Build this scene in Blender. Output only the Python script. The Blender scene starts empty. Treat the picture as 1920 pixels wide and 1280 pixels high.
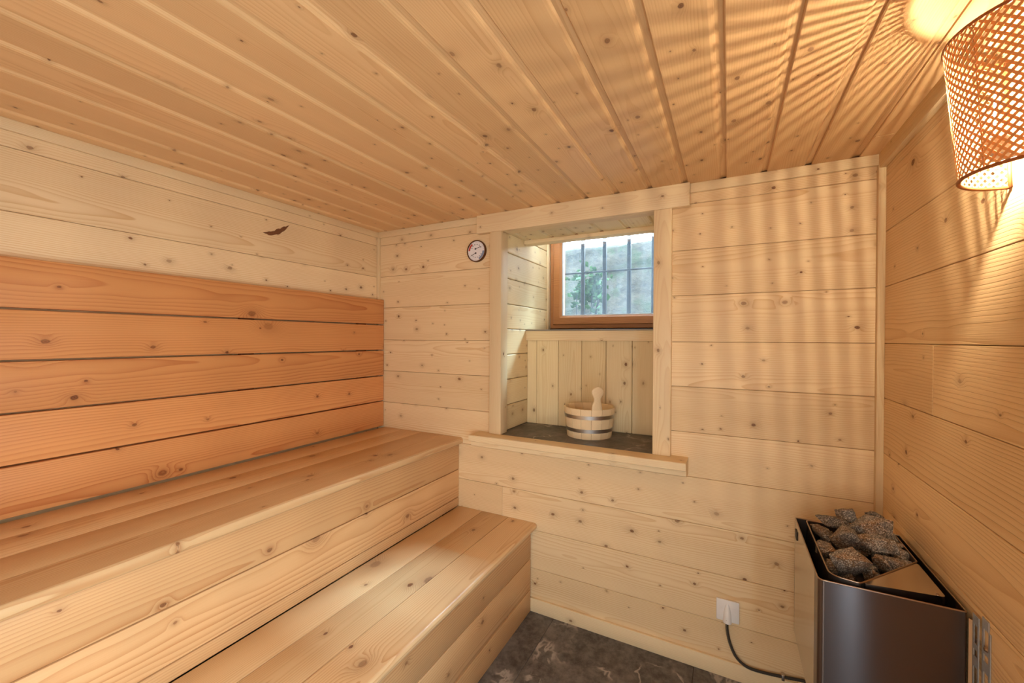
import bpy, bmesh, math, random
from mathutils import Matrix, Vector, noise as mnoise

random.seed(11)
SC = bpy.context.scene
COL = SC.collection
H0 = 1.42                                   # eye height above the floor; heights below are given relative to it


def lin(r, g, b):
    f = lambda c: (c / 255 / 12.92) if c / 255 <= .04045 else ((c / 255 + .055) / 1.055) ** 2.4
    return (f(r), f(g), f(b), 1.0)


# ------------------------------------------------------------------ camera, world, lights
cam_d = bpy.data.cameras.new('camera')
cam_d.sensor_width = 36.0
cam_d.lens = 773.776 / 1920 * 36
cam_d.clip_start = .02
cam = bpy.data.objects.new('camera', cam_d)
COL.objects.link(cam)
yaw, pitch, roll = .482002, -.00591187, .00484173
fwd = Vector((-math.sin(yaw) * math.cos(pitch), math.cos(yaw) * math.cos(pitch), math.sin(pitch)))
r0 = Vector((math.cos(yaw), math.sin(yaw), 0))
u0 = r0.cross(fwd)
rt = r0 * math.cos(roll) + u0 * math.sin(roll)
up = rt.cross(fwd)
cam.matrix_world = Matrix(((rt.x, up.x, -fwd.x, 0), (rt.y, up.y, -fwd.y, 0), (rt.z, up.z, -fwd.z, H0), (0, 0, 0, 1)))
SC.camera = cam

SC.view_settings.view_transform = 'Standard'
SC.view_settings.look = 'None'
SC.view_settings.exposure = 0.0
SC.view_settings.gamma = 1.0
SC.view_settings.use_curve_mapping = False
SC.cycles.use_denoising = True
SC.cycles.use_adaptive_sampling = False
SC.cycles.max_bounces = 10
SC.cycles.diffuse_bounces = 6
SC.cycles.transparent_max_bounces = 16
SC.cycles.sample_clamp_indirect = 4.0

world = bpy.data.worlds.new('sky')
SC.world = world
world.use_nodes = True
bg = world.node_tree.nodes['Background']
bg.inputs[0].default_value = (.74, .89, 1.0, 1)
bg.inputs[1].default_value = 25.0


def area(name, loc, aim, sx, sy, power, color, portal=False, spread=math.pi):
    l = bpy.data.lights.new(name, 'AREA')
    l.shape = 'RECTANGLE'
    l.size, l.size_y, l.energy, l.color = sx, sy, power, color
    o = bpy.data.objects.new(name, l)
    o.location = loc
    o.rotation_euler = (Vector(aim) - Vector(loc)).to_track_quat('-Z', 'Y').to_euler()
    COL.objects.link(o)
    l.spread = spread
    if portal:
        l.cycles.is_portal = True
    return o


# daylight through the glazed door in the right wall beside the camera, an added soft fill from behind, the window as a light portal
area('door_daylight', (.478, -.06, .72), (-1, -.04, .62), .38, 1.3, 25, (.72, .96, 1.18))
area('rear_fill_light', (-.45, -.70, 1.10), (-1.25, .4, .95), 1.5, 1.2, 26, (.96, .965, .93), spread=math.radians(140))
area('window_portal', (-.70, 2.66, .42 + H0), (-.70, 1, .42 + H0), .68, .56, 1, (1, 1, 1), True)


# hazy low sun that reaches in over the bank, down through the window onto the niche wall and the lower bench
sl = bpy.data.lights.new('sun', 'SUN')
sl.energy, sl.angle, sl.color = 75.0, math.radians(14), (.55, .84, 1.08)
so = bpy.data.objects.new('sun', sl)
so.rotation_euler = Vector((-.36, -1.0, -1.12)).to_track_quat('-Z', 'Y').to_euler()
so.location = (1, 5, 6)
COL.objects.link(so)

# ------------------------------------------------------------------ materials
class NT:
    def __init__(self, name):
        self.m = bpy.data.materials.new(name)
        self.m.use_nodes = True
        self.t = self.m.node_tree
        self.t.nodes.clear()
        self.out = self.t.nodes.new('ShaderNodeOutputMaterial')

    def n(self, typ, ins=None, **props):
        nd = self.t.nodes.new(typ)
        for k, v in props.items():
            setattr(nd, k, v)
        for k, v in (ins or {}).items():
            s = nd.inputs[k]
            if isinstance(v, bpy.types.NodeSocket):
                self.t.links.new(v, s)
            else:
                s.default_value = v
        return nd

    def math(self, op, a, b=0.0, c=0.0, clamp=False):
        nd = self.n('ShaderNodeMath', {0: a, 1: b, 2: c}, operation=op, use_clamp=clamp)
        return nd.outputs[0]

    def vmath(self, op, a, b=(0, 0, 0)):
        return self.n('ShaderNodeVectorMath', {0: a, 1: b}, operation=op).outputs[0]

    def ramp(self, v, a, b, smooth=True):
        return self.n('ShaderNodeMapRange', {0: v, 1: a, 2: b, 3: 0.0, 4: 1.0},
                      interpolation_type='SMOOTHSTEP' if smooth else 'LINEAR', clamp=True).outputs[0]

    def mix(self, f, a, b, mode='MIX'):
        return self.n('ShaderNodeMix', {0: f, 6: a, 7: b}, data_type='RGBA', blend_type=mode).outputs[2]

    def noise(self, vec, scale, detail=2.0, rough=.5):
        return self.n('ShaderNodeTexNoise', {'Vector': vec, 'Scale': scale, 'Detail': detail, 'Roughness': rough}).outputs[0]

    def done(self, shader):
        self.t.links.new(shader, self.out.inputs[0])
        return self.m


def wood(name, light, dark, knotc, ring=.0065, contrast=.55, knot_cell=.16, knot_r=(.003, .010), knot_p=.5,
         rough=.5, spec=.35, bump=.25, tone=.10, swirl=1.6, big_cell=0, sat=0.0, fibre=.12):
    T = NT(name)
    tc = T.n('ShaderNodeTexCoord').outputs['Object']
    rnd = T.n('ShaderNodeObjectInfo').outputs['Random']
    wn = T.n('ShaderNodeTexWhiteNoise', {'W': T.math('MULTIPLY', rnd, 917.0)}, noise_dimensions='1D')
    sep = T.n('ShaderNodeSeparateColor', {0: wn.outputs['Color']})
    r1, r2, r3 = sep.outputs[0], sep.outputs[1], sep.outputs[2]
    off = T.n('ShaderNodeCombineXYZ', {0: T.math('MULTIPLY', r1, 61.0), 1: T.math('MULTIPLY', r2, 43.0), 2: T.math('MULTIPLY', r3, 29.0)}).outputs[0]
    P = T.vmath('ADD', tc, off)
    xyz = T.n('ShaderNodeSeparateXYZ', {0: tc})
    X, Y, Z = xyz.outputs
    # low frequency wander of the grain
    pl = T.vmath('MULTIPLY', P, (1.3, 5, 5))
    wob = T.math('SUBTRACT', T.noise(pl, 1.0, 2), .5)
    wob2 = T.math('SUBTRACT', T.noise(T.vmath('MULTIPLY', P, (4, 14, 14)), 1.0, 1), .5)
    # knots: cells on the face of the board, some of them filled
    flat = T.vmath('MULTIPLY', P, (1, 1, .12))

    def knots(cell, r_lo, r_hi, prob, seed):
        q = T.vmath('ADD', T.vmath('MULTIPLY', flat, (.82, 1.12, 1)), (seed, seed * 1.7, 0))
        q = T.vmath('ADD', q, T.vmath('MULTIPLY', T.n('ShaderNodeTexNoise', {'Vector': P, 'Scale': 75.0, 'Detail': 2.0}).outputs['Color'], (.006, .006, 0)))
        v = T.n('ShaderNodeTexVoronoi', {'Vector': q, 'Scale': 1.0 / cell, 'Randomness': 1.0}, voronoi_dimensions='2D', feature='F1')
        d = T.math('MULTIPLY', v.outputs['Distance'], cell)
        sc = T.n('ShaderNodeSeparateColor', {0: v.outputs['Color']})
        on = T.math('LESS_THAN', sc.outputs[0], prob)
        rk = T.math('MULTIPLY_ADD', T.math('POWER', sc.outputs[1], 2.0), r_hi - r_lo, r_lo)
        k = T.math('DIVIDE', d, rk)
        core = T.math('MULTIPLY', T.math('SUBTRACT', 1.0, T.ramp(k, .7, 1.2)), T.math('MULTIPLY', on, T.math('MULTIPLY_ADD', sc.outputs[2], .6, .4)))
        halo = T.math('MULTIPLY', T.math('EXPONENT', T.math('MULTIPLY', T.math('POWER', T.math('DIVIDE', k, 2.6), 2.0), -1.0)), on)
        rings = T.math('MULTIPLY_ADD', T.math('SINE', T.math('MULTIPLY', k, 11.0)), .5, .5)
        return core, halo, rings, rk

    c1, h1, g1, rk1 = knots(knot_cell, knot_r[0], knot_r[1], knot_p, 3.1)
    swirl_f = T.math('MULTIPLY', T.math('MULTIPLY', h1, rk1), swirl)
    core, halo, kr = c1, h1, g1
    if big_cell:
        c2, h2, g2, rk2 = knots(big_cell, .012, .024, .55, 17.3)
        swirl_f = T.math('ADD', swirl_f, T.math('MULTIPLY', T.math('MULTIPLY', h2, rk2), swirl * 1.25))
        core = T.math('MAXIMUM', core, T.math('MULTIPLY', c2, .7))
        halo = T.math('MAXIMUM', halo, h2)
        kr = T.mix(c2, kr, g2)
        kr = T.n('ShaderNodeSeparateColor', {0: kr}).outputs[0]
    # distance to the (tilted) pith gives cathedrals and straight grain
    cy = T.math('MULTIPLY', T.math('SUBTRACT', r2, .5), .26)
    cz = T.math('MULTIPLY_ADD', r3, .09, .012)
    yy = T.math('ADD', T.math('SUBTRACT', Y, cy), T.math('MULTIPLY', wob, .045))
    zz = T.math('ADD', T.math('ADD', Z, cz), T.math('MULTIPLY', X, T.math('MULTIPLY', T.math('SUBTRACT', r1, .5), .05)))
    zz = T.math('ADD', zz, T.math('MULTIPLY', wob2, .012))
    rho = T.math('SQRT', T.math('ADD', T.math('MULTIPLY', yy, yy), T.math('MULTIPLY', zz, zz)))
    rho = T.math('ADD', rho, swirl_f)
    rho = T.math('ADD', rho, T.math('MULTIPLY', T.noise(T.vmath('MULTIPLY', P, (.4, 9, 9)), 1.0, 1), .03))
    ph = T.math('FRACT', T.math('DIVIDE', rho, ring))
    late = T.math('POWER', ph, 2.6)
    late = T.math('MULTIPLY', late, T.math('SUBTRACT', 1.0, T.ramp(ph, .93, 1.0)))
    amp = T.math('MULTIPLY_ADD', T.noise(T.vmath('MULTIPLY', P, (.7, 16, 16)), 1.0, 1), 1.3, .1)
    fib = T.math('SUBTRACT', T.noise(T.vmath('MULTIPLY', P, (9, 420, 420)), 1.0, 2), .5)
    g = T.math('ADD', T.math('MULTIPLY', T.math('MULTIPLY', late, amp), contrast), T.math('MULTIPLY', fib, fibre * 2), clamp=True)
    col = T.mix(g, light, dark)
    # broad tone drift along the board and from board to board
    tn = T.math('MULTIPLY_ADD', T.math('SUBTRACT', T.noise(T.vmath('MULTIPLY', P, (1.1, 7, 7)), 1.0, 2), .5), tone * 1.6, 1.0)
    tb = T.math('MULTIPLY_ADD', T.math('SUBTRACT', T.math('FRACT', T.math('MULTIPLY', rnd, 53.7)), .5), tone * 1.8, 1.0)
    tt = T.math('MULTIPLY', tn, tb)
    col = T.mix(1.0, col, T.n('ShaderNodeCombineColor', {0: tt, 1: T.math('POWER', tt, 1.15), 2: T.math('POWER', tt, 1.35)}).outputs[0], 'MULTIPLY')
    col = T.mix(T.math('MULTIPLY', halo, .30), col, knotc)
    kc = T.mix(kr, knotc, (knotc[0] * .35, knotc[1] * .3, knotc[2] * .3, 1))
    col = T.mix(T.math('MULTIPLY', core, .92), col, kc)
    hgt = T.math('MULTIPLY_ADD', late, -1.0, T.math('MULTIPLY', fib, .5))
    bp = T.n('ShaderNodeBump', {'Strength': bump, 'Distance': .0012, 'Height': hgt}).outputs[0]
    rg = T.math('MULTIPLY_ADD', fib, .25, rough)
    b = T.n('ShaderNodeBsdfPrincipled', {'Base Color': col, 'Roughness': rg, 'Specular IOR Level': spec, 'Normal': bp})
    return T.done(b.outputs[0])


def plain(name, color, rough=.5, metal=0.0, spec=.5, var=.06, scale=30.0, bump=0.0, bscale=200.0, aniso=0.0):
    T = NT(name)
    tc = T.n('ShaderNodeTexCoord').outputs['Object']
    nz = T.noise(tc, scale, 3)
    f = T.math('MULTIPLY_ADD', T.math('SUBTRACT', nz, .5), var * 2, 1.0)
    col = T.mix(1.0, color, T.n('ShaderNodeCombineColor', {0: f, 1: f, 2: f}).outputs[0], 'MULTIPLY')
    ins = {'Base Color': col, 'Roughness': T.math('MULTIPLY_ADD', nz, .12, rough - .06), 'Metallic': metal, 'Specular IOR Level': spec}
    if bump:
        ins['Normal'] = T.n('ShaderNodeBump', {'Strength': bump, 'Distance': .001, 'Height': T.noise(tc, bscale, 3)}).outputs[0]
    b = T.n('ShaderNodeBsdfPrincipled', ins)
    return T.done(b.outputs[0])


def marble(name):
    T = NT(name)
    tc = T.n('ShaderNodeTexCoord').outputs['Object']
    rnd = T.n('ShaderNodeObjectInfo').outputs['Random']
    P = T.vmath('ADD', tc, T.n('ShaderNodeCombineXYZ', {0: T.math('MULTIPLY', rnd, 31.0), 1: T.math('MULTIPLY', rnd, 17.0), 2: 0.0}).outputs[0])
    warp = T.n('ShaderNodeTexNoise', {'Vector': P, 'Scale': 3.0, 'Detail': 4.0, 'Roughness': .6}).outputs['Color']
    Q = T.vmath('ADD', P, T.vmath('MULTIPLY', warp, (.35, .35, .35)))
    cl = T.ramp(T.noise(Q, 4.5, 8, .68), .42, .72)
    mot = T.noise(P, 26.0, 8, .72)
    vein = T.math('ABSOLUTE', T.math('SUBTRACT', T.noise(Q, 2.4, 5, .55), .5))
    vm = T.math('MULTIPLY', T.math('SUBTRACT', 1.0, T.ramp(vein, .0, .022)), T.ramp(T.noise(P, 7, 3), .45, .62))
    col = T.mix(T.ramp(mot, .34, .68), lin(58, 53, 50), lin(104, 98, 94))
    col = T.mix(T.math('MULTIPLY', cl, .55), col, lin(140, 131, 122))
    col = T.mix(T.math('MULTIPLY', vm, .75), col, lin(178, 168, 156))
    fine = T.noise(P, 320.0, 3)
    b = T.n('ShaderNodeBsdfPrincipled', {'Base Color': col, 'Roughness': T.math('MULTIPLY_ADD', mot, .25, .36),
            'Normal': T.n('ShaderNodeBump', {'Strength': .12, 'Distance': .001, 'Height': fine}).outputs[0]})
    return T.done(b.outputs[0])


def rock(name):
    T = NT(name)
    tc = T.n('ShaderNodeTexCoord').outputs['Object']
    rnd = T.n('ShaderNodeObjectInfo').outputs['Random']
    P = T.vmath('ADD', tc, T.n('ShaderNodeCombineXYZ', {0: T.math('MULTIPLY', rnd, 9.0), 1: T.math('MULTIPLY', rnd, 23.0), 2: rnd}).outputs[0])
    sp = T.noise(P, 330.0, 3, .75)
    sp2 = T.n('ShaderNodeTexVoronoi', {'Vector': P, 'Scale': 420.0}, feature='F1').outputs['Color']
    s2 = T.n('ShaderNodeSeparateColor', {0: sp2}).outputs[0]
    rust = T.ramp(T.noise(P, 16.0, 3), .38, .66)
    base = T.mix(rust, lin(144, 138, 130), lin(160, 122, 84))
    col = T.mix(T.ramp(sp, .46, .64), T.mix(.62, base, lin(34, 30, 28)), base)
    col = T.mix(T.math('MULTIPLY', T.ramp(s2, .70, .92), .8), col, lin(190, 178, 160))
    col = T.mix(T.math('MULTIPLY', T.ramp(s2, .22, .05), .7), col, lin(30, 27, 25))
    tb = T.math('MULTIPLY_ADD', T.math('FRACT', T.math('MULTIPLY', rnd, 77.7)), .5, .72)
    col = T.mix(1.0, col, T.n('ShaderNodeCombineColor', {0: tb, 1: tb, 2: tb}).outputs[0], 'MULTIPLY')
    hg = T.math('ADD', T.noise(P, 60, 6, .7), T.math('MULTIPLY', sp, .5))
    b = T.n('ShaderNodeBsdfPrincipled', {'Base Color': col, 'Roughness': .75, 'Specular IOR Level': .35,
            'Normal': T.n('ShaderNodeBump', {'Strength': .55, 'Distance': .003, 'Height': hg}).outputs[0]})
    return T.done(b.outputs[0])


KN = lin(128, 74, 34)
M_SPRUCE = wood('spruce_wall', lin(231, 203, 158), lin(196, 144, 86), KN, ring=.0062, contrast=.70, knot_cell=.100, knot_r=(.0022, .0085), knot_p=.52, rough=.52, spec=.3, bump=.22)
M_BRUSH = wood('brushed_spruce', lin(230, 197, 148), lin(188, 136, 78), KN, ring=.0088, contrast=.62, knot_cell=.15, knot_r=(.003, .011), knot_p=.42, rough=.52, spec=.32, bump=.85, swirl=2.4)
M_CEIL = wood('ceiling_spruce', lin(222, 182, 130), lin(186, 128, 72), lin(112, 62, 30), ring=.0058, contrast=.48, knot_cell=.095, knot_r=(.002, .0085), knot_p=.5, rough=.42, spec=.4, bump=.06)  # same spruce made more orange, warm bounced light put into its colour
M_LARCH = wood('larch_board', lin(215, 151, 92), lin(176, 94, 44), lin(124, 66, 32), ring=.0085, contrast=.9, knot_cell=.19, knot_r=(.004, .011), knot_p=.5, rough=.42, spec=.4, bump=.2, swirl=2.2, big_cell=.46, tone=.13)
M_RISER = wood('larch_riser', lin(215, 174, 124), lin(178, 116, 64), lin(124, 66, 32), ring=.0085, contrast=.88, knot_cell=.19, knot_r=(.004, .011), knot_p=.5, rough=.42, spec=.4, bump=.2, swirl=2.2, big_cell=.46, tone=.12)  # larch made paler: whitish daylight on the risers put into the colour
M_SEAT = wood('larch_seat', lin(216, 181, 134), lin(182, 126, 74), lin(124, 66, 32), ring=.0072, contrast=.85, knot_cell=.21, knot_r=(.004, .012), knot_p=.45, rough=.38, spec=.45, bump=.2, swirl=2.2, big_cell=.5, tone=.12)  # lightened larch too, daylight on the seat boards mixed into its tones
M_TRIM = wood('spruce_trim', lin(229, 205, 162), lin(204, 160, 106), KN, ring=.0052, contrast=.5, knot_cell=.11, knot_r=(.002, .007), knot_p=.35, rough=.55, spec=.3, bump=.3)
M_PALE = wood('pale_panel', lin(226, 204, 158), lin(196, 156, 98), lin(132, 84, 38), ring=.0075, contrast=.5, knot_cell=.085, knot_r=(.0025, .009), knot_p=.55, rough=.5, spec=.3, bump=.15, tone=.13)
M_STAVE = wood('stave_pine', lin(228, 204, 162), lin(206, 168, 116), KN, ring=.006, contrast=.45, knot_cell=.3, knot_r=(.001, .002), knot_p=.1, rough=.5, bump=.15)
M_OAK = wood('oak_brown_frame', lin(176, 116, 66), lin(126, 72, 34), lin(110, 60, 28), ring=.0045, contrast=.8, knot_cell=.3, knot_r=(.001, .002), knot_p=.05, rough=.38, spec=.45, bump=.3)
M_BACK = plain('batten_dark', lin(120, 72, 38), .8)
M_MARBLE = marble('dark_stone_tile')
M_ROCK = rock('heater_rock')
M_STEEL = plain('stainless', lin(196, 190, 184), .20, 1.0, var=.03, scale=60)
M_FLANGE = plain('satin_flange', lin(216, 186, 150), .5, .4, var=.03)  # steel coloured tan to stand in for the wood reflected in it
M_RIM = plain('steel_rim', lin(170, 150, 132), .32, 1.0, var=.04)
T_ = NT('dark_brushed_steel')
M_DARK = T_.done(T_.n('ShaderNodeBsdfPrincipled', {'Base Color': lin(108, 97, 93), 'Metallic': .88, 'Roughness': .28, 'Anisotropic': 1.0, 'Tangent': T_.n('ShaderNodeCombineXYZ', {0: 0.0, 1: 0.0, 2: 1.0}).outputs[0]}).outputs[0])
M_INNER = plain('inner_steel', lin(84, 74, 68), .4, .8)
M_GALV = plain('galvanised', lin(196, 202, 208), .5, .7, var=.2, scale=60)
M_WHITE = plain('white_plastic', lin(236, 232, 226), .35)
M_HOOP = plain('hoop_steel', lin(206, 204, 200), .36, 1.0, var=.05)
M_CABLE = plain('cable_braid', lin(52, 46, 38), .7, bump=.8, bscale=900)
M_CABLE2 = plain('cable_fleck', lin(150, 136, 112), .7)
M_RUBBER = plain('gasket', lin(196, 200, 204), .4)
M_GREY = plain('grey_board', lin(136, 122, 106), .5)
M_BLACK = plain('black_metal', lin(26, 26, 30), .45, .6)
M_BRONZE = plain('bezel', lin(110, 82, 62), .3, .9)
M_FACE = plain('dial_white', lin(232, 226, 224), .45)
M_RED = plain('dial_red', lin(190, 62, 44), .45)
M_BLUE = plain('dial_blue', lin(128, 142, 168), .45)
M_INK = plain('dial_ink', lin(48, 44, 46), .5)


def bamboo(name, c, t):
    T = NT(name)
    tc = T.n('ShaderNodeTexCoord').outputs['Object']
    f = T.math('MULTIPLY_ADD', T.noise(T.vmath('MULTIPLY', tc, (60, 60, 60)), 1.0, 3), .4, .8)
    col = T.mix(1.0, c, T.n('ShaderNodeCombineColor', {0: f, 1: f, 2: f}).outputs[0], 'MULTIPLY')
    d = T.n('ShaderNodeBsdfPrincipled', {'Base Color': col, 'Roughness': .45})
    tr = T.n('ShaderNodeBsdfTranslucent', {'Color': t})
    return T.done(T.n('ShaderNodeMixShader', {0: .28, 1: d.outputs[0], 2: tr.outputs[0]}).outputs[0])


M_BAMBOO = bamboo('bamboo_strip', lin(228, 186, 124), lin(244, 176, 92))
M_HOOPW = bamboo('bamboo_hoop', lin(176, 112, 60), lin(150, 80, 30))


def emit(name, color, s):
    T = NT(name)
    return T.done(T.n('ShaderNodeEmission', {0: color, 1: s}).outputs[0])


M_FIL = emit('filament', (1.0, .88, .68, 1), 18800.0)


def clear_glass(name):
    T = NT(name)
    fr = T.math('MULTIPLY', T.n('ShaderNodeFresnel', {'IOR': 1.45}).outputs[0], .25)
    a = T.n('ShaderNodeBsdfTransparent', {0: (1, .98, .95, 1)})
    g = T.n('ShaderNodeBsdfGlossy', {0: (1, 1, 1, 1), 'Roughness': .02})
    return T.done(T.n('ShaderNodeMixShader', {0: fr, 1: a.outputs[0], 2: g.outputs[0]}).outputs[0])


def dusty_glass(name):
    T = NT(name)
    tc = T.n('ShaderNodeTexCoord').outputs['Object']
    fine = T.ramp(T.noise(tc, 260.0, 4, .75), .45, .72)
    streak = T.noise(T.vmath('MULTIPLY', tc, (60, 60, 9)), 1.0, 3)
    big = T.noise(tc, 5.0, 3)
    dust = T.math('MULTIPLY', T.math('MULTIPLY_ADD', fine, .060, T.math('MULTIPLY', streak, .03)), T.math('MULTIPLY_ADD', big, 1.1, .25), clamp=True)
    a = T.n('ShaderNodeBsdfTransparent', {0: (.92, .935, .94, 1)})
    tl = T.n('ShaderNodeBsdfTranslucent', {0: (.62, .68, .72, 1)})
    gl = T.n('ShaderNodeBsdfGlossy', {0: (1, 1, 1, 1), 'Roughness': .03})
    m = T.n('ShaderNodeMixShader', {0: dust, 1: a.outputs[0], 2: tl.outputs[0]}).outputs[0]
    fr = T.math('MULTIPLY', T.n('ShaderNodeFresnel', {'IOR': 1.45}).outputs[0], .8)
    return T.done(T.n('ShaderNodeMixShader', {0: fr, 1: m, 2: gl.outputs[0]}).outputs[0])


M_BULB = clear_glass('bulb_glass')
M_PANE = dusty_glass('dusty_pane')


def bank_mat(name):
    T = NT(name)
    tc = T.n('ShaderNodeTexCoord').outputs['Object']
    a = T.noise(tc, 5.0, 8, .7)
    b_ = T.noise(tc, 22.0, 6, .75)
    col = T.mix(T.ramp(b_, .35, .65), lin(26, 25, 21), lin(56, 53, 43))
    col = T.mix(T.ramp(a, .48, .62), col, lin(30, 42, 22))
    b = T.n('ShaderNodeBsdfPrincipled', {'Base Color': col, 'Roughness': .9,
            'Normal': T.n('ShaderNodeBump', {'Strength': .7, 'Distance': .03, 'Height': b_}).outputs[0]})
    return T.done(b.outputs[0])


M_BANK = bank_mat('rough_bank')
M_PATCH = plain('pale_render', lin(120, 116, 108), .9, var=.15, scale=9)
M_LEAF = plain('leaf', lin(34, 62, 26), .9, spec=.1, var=.3, scale=6)

# ------------------------------------------------------------------ builders
WM = {}


def link(name, mesh, mat=None, parent=None, M=None, kind=None):
    o = bpy.data.objects.new(name, mesh)
    COL.objects.link(o)
    if mat is not None and mesh is not None and not mesh.materials:
        mesh.materials.append(mat)
    M = M or Matrix.Identity(4)
    o.matrix_basis = M
    WM[o.name] = M.copy()
    if parent is not None:
        o.parent = parent
        o.matrix_parent_inverse = WM[parent.name].inverted()
    if kind:
        o['kind'] = kind
    return o


def tag(o, label, cat, group=None):
    o['label'] = label
    o['category'] = cat
    if group:
        o['group'] = group
    return o


def empty(name, loc, label, cat, group=None):
    o = link(name, None, M=Matrix.Translation(loc))
    o.empty_display_size = .05
    return tag(o, label, cat, group)


def to_mesh(bm, name, smooth=False, angle=None):
    bmesh.ops.recalc_face_normals(bm, faces=bm.faces[:])
    me = bpy.data.meshes.new(name)
    bm.to_mesh(me)
    bm.free()
    if smooth or angle:
        me.polygons.foreach_set('use_smooth', [True] * len(me.polygons))
        if angle:
            me.set_sharp_from_angle(angle=math.radians(angle))
    return me


def box_bm(bm, p0, p1, bevel=0.0, seg=1):
    p0, p1 = Vector(p0), Vector(p1)
    r = bmesh.ops.create_cube(bm, size=1.0)
    vs = r['verts']
    bmesh.ops.scale(bm, vec=(p1 - p0), verts=vs)
    bmesh.ops.translate(bm, vec=(p0 + p1) / 2, verts=vs)
    if bevel:
        es = list({e for v in vs for e in v.link_edges})
        bmesh.ops.bevel(bm, geom=es, offset=bevel, segments=seg, affect='EDGES', profile=.5)


BOARD_CACHE = {}


def board(name, p0, p1, mat, parent=None, bevel=.0015, seg=1, kind=None, axis=None):
    """one board between two corners; its local X runs along the grain, local Z through its thickness"""
    p0 = Vector([min(a, b) for a, b in zip(p0, p1)]), Vector([max(a, b) for a, b in zip(p0, p1)])
    a, b = p0
    d = b - a
    ax = axis if axis is not None else max(range(3), key=lambda i: d[i])
    rest = [i for i in range(3) if i != ax]
    th = min(rest, key=lambda i: d[i])
    wi = [i for i in rest if i != th][0]
    L, W, Th = d[ax], d[wi], d[th]
    key = (round(L, 4), round(W, 4), round(Th, 4), bevel, seg, mat.name)
    if key not in BOARD_CACHE:
        bm = bmesh.new()
        box_bm(bm, (-L / 2, -W / 2, -Th / 2), (L / 2, W / 2, Th / 2), min(bevel, Th * .45), seg)
        BOARD_CACHE[key] = to_mesh(bm, name, angle=40 if seg > 1 else None)
    ex = Vector([1.0 if i == ax else 0 for i in range(3)])
    ey = Vector([1.0 if i == wi else 0 for i in range(3)])
    ez = ex.cross(ey)
    c = (a + b) / 2
    M = Matrix(((ex.x, ey.x, ez.x, c.x), (ex.y, ey.y, ez.y, c.y), (ex.z, ey.z, ez.z, c.z), (0, 0, 0, 1)))
    return link(name, BOARD_CACHE[key], mat, parent, M, kind)


PRISM_CACHE = {}


def prism(name, prof, L, mat, parent, M, kind=None, smooth=None):
    """a profile in local (y, z) extruded along local X"""
    key = (tuple((round(a, 4), round(b, 4)) for a, b in prof), round(L, 4), mat.name)
    if key not in PRISM_CACHE:
        bm = bmesh.new()
        A = [bm.verts.new((-L / 2, y, z)) for y, z in prof]
        B = [bm.verts.new((L / 2, y, z)) for y, z in prof]
        n = len(prof)
        for i in range(n):
            bm.faces.new((A[i], A[(i + 1) % n], B[(i + 1) % n], B[i]))
        bm.faces.new(A)
        bm.faces.new(B[::-1])
        PRISM_CACHE[key] = to_mesh(bm, name, angle=smooth)
    return link(name, PRISM_CACHE[key], mat, parent, M, kind)


def frame(ex, ey, c):
    ex, ey = Vector(ex), Vector(ey)
    ez = ex.cross(ey)
    return Matrix(((ex.x, ey.x, ez.x, c[0]), (ex.y, ey.y, ez.y, c[1]), (ex.z, ey.z, ez.z, c[2]), (0, 0, 0, 1)))


def tube_bm(bm, pts, r, n=10, cap=True):
    pts = [Vector(p) for p in pts]
    rings = []
    ref = None
    for i, p in enumerate(pts):
        t = (pts[min(i + 1, len(pts) - 1)] - pts[max(i - 1, 0)]).normalized()
        if ref is None:
            ref = t.orthogonal().normalized()
        u = (ref - t * ref.dot(t)).normalized()
        ref = u
        v = t.cross(u)
        rr = r[i] if isinstance(r, (list, tuple)) else r
        rings.append([bm.verts.new(p + (u * math.cos(2 * math.pi * k / n) + v * math.sin(2 * math.pi * k / n)) * rr) for k in range(n)])
    for a, b in zip(rings, rings[1:]):
        for k in range(n):
            bm.faces.new((a[k], a[(k + 1) % n], b[(k + 1) % n], b[k]))
    if cap:
        bm.faces.new(rings[0][::-1])
        bm.faces.new(rings[-1])


def lathe_bm(bm, prof, n=32, a0=0.0, a1=2 * math.pi, center=(0, 0)):
    full = abs(a1 - a0 - 2 * math.pi) < 1e-6
    m = n if full else n + 1
    rings = []
    for r, z in prof:
        rings.append([bm.verts.new((center[0] + r * math.cos(a0 + (a1 - a0) * k / n), center[1] + r * math.sin(a0 + (a1 - a0) * k / n), z)) for k in range(m)])
    for a, b in zip(rings, rings[1:]):
        for k in range(n):
            k2 = (k + 1) % m
            bm.faces.new((a[k], a[k2], b[k2], b[k]))
    return rings


def Zc(z):
    return z + H0


# ------------------------------------------------------------------ room shell
YB, XL, XR, YF = 1.965, -2.005, .502, -.75
TOP, FLO = .68, -1.42
PK = .016                                    # plank thickness
ROWS = [.676, .595, .394, .195, -.009, -.206, -.405, -.600, -.802, -1.0, -1.2, -1.415]


def slab(name, p0, p1, mat=M_BACK):
    return board(name, (p0[0], p0[1], Zc(p0[2])), (p1[0], p1[1], Zc(p1[2])), mat, None, .001, kind='structure')


G = .0008                                    # half of a joint
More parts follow.
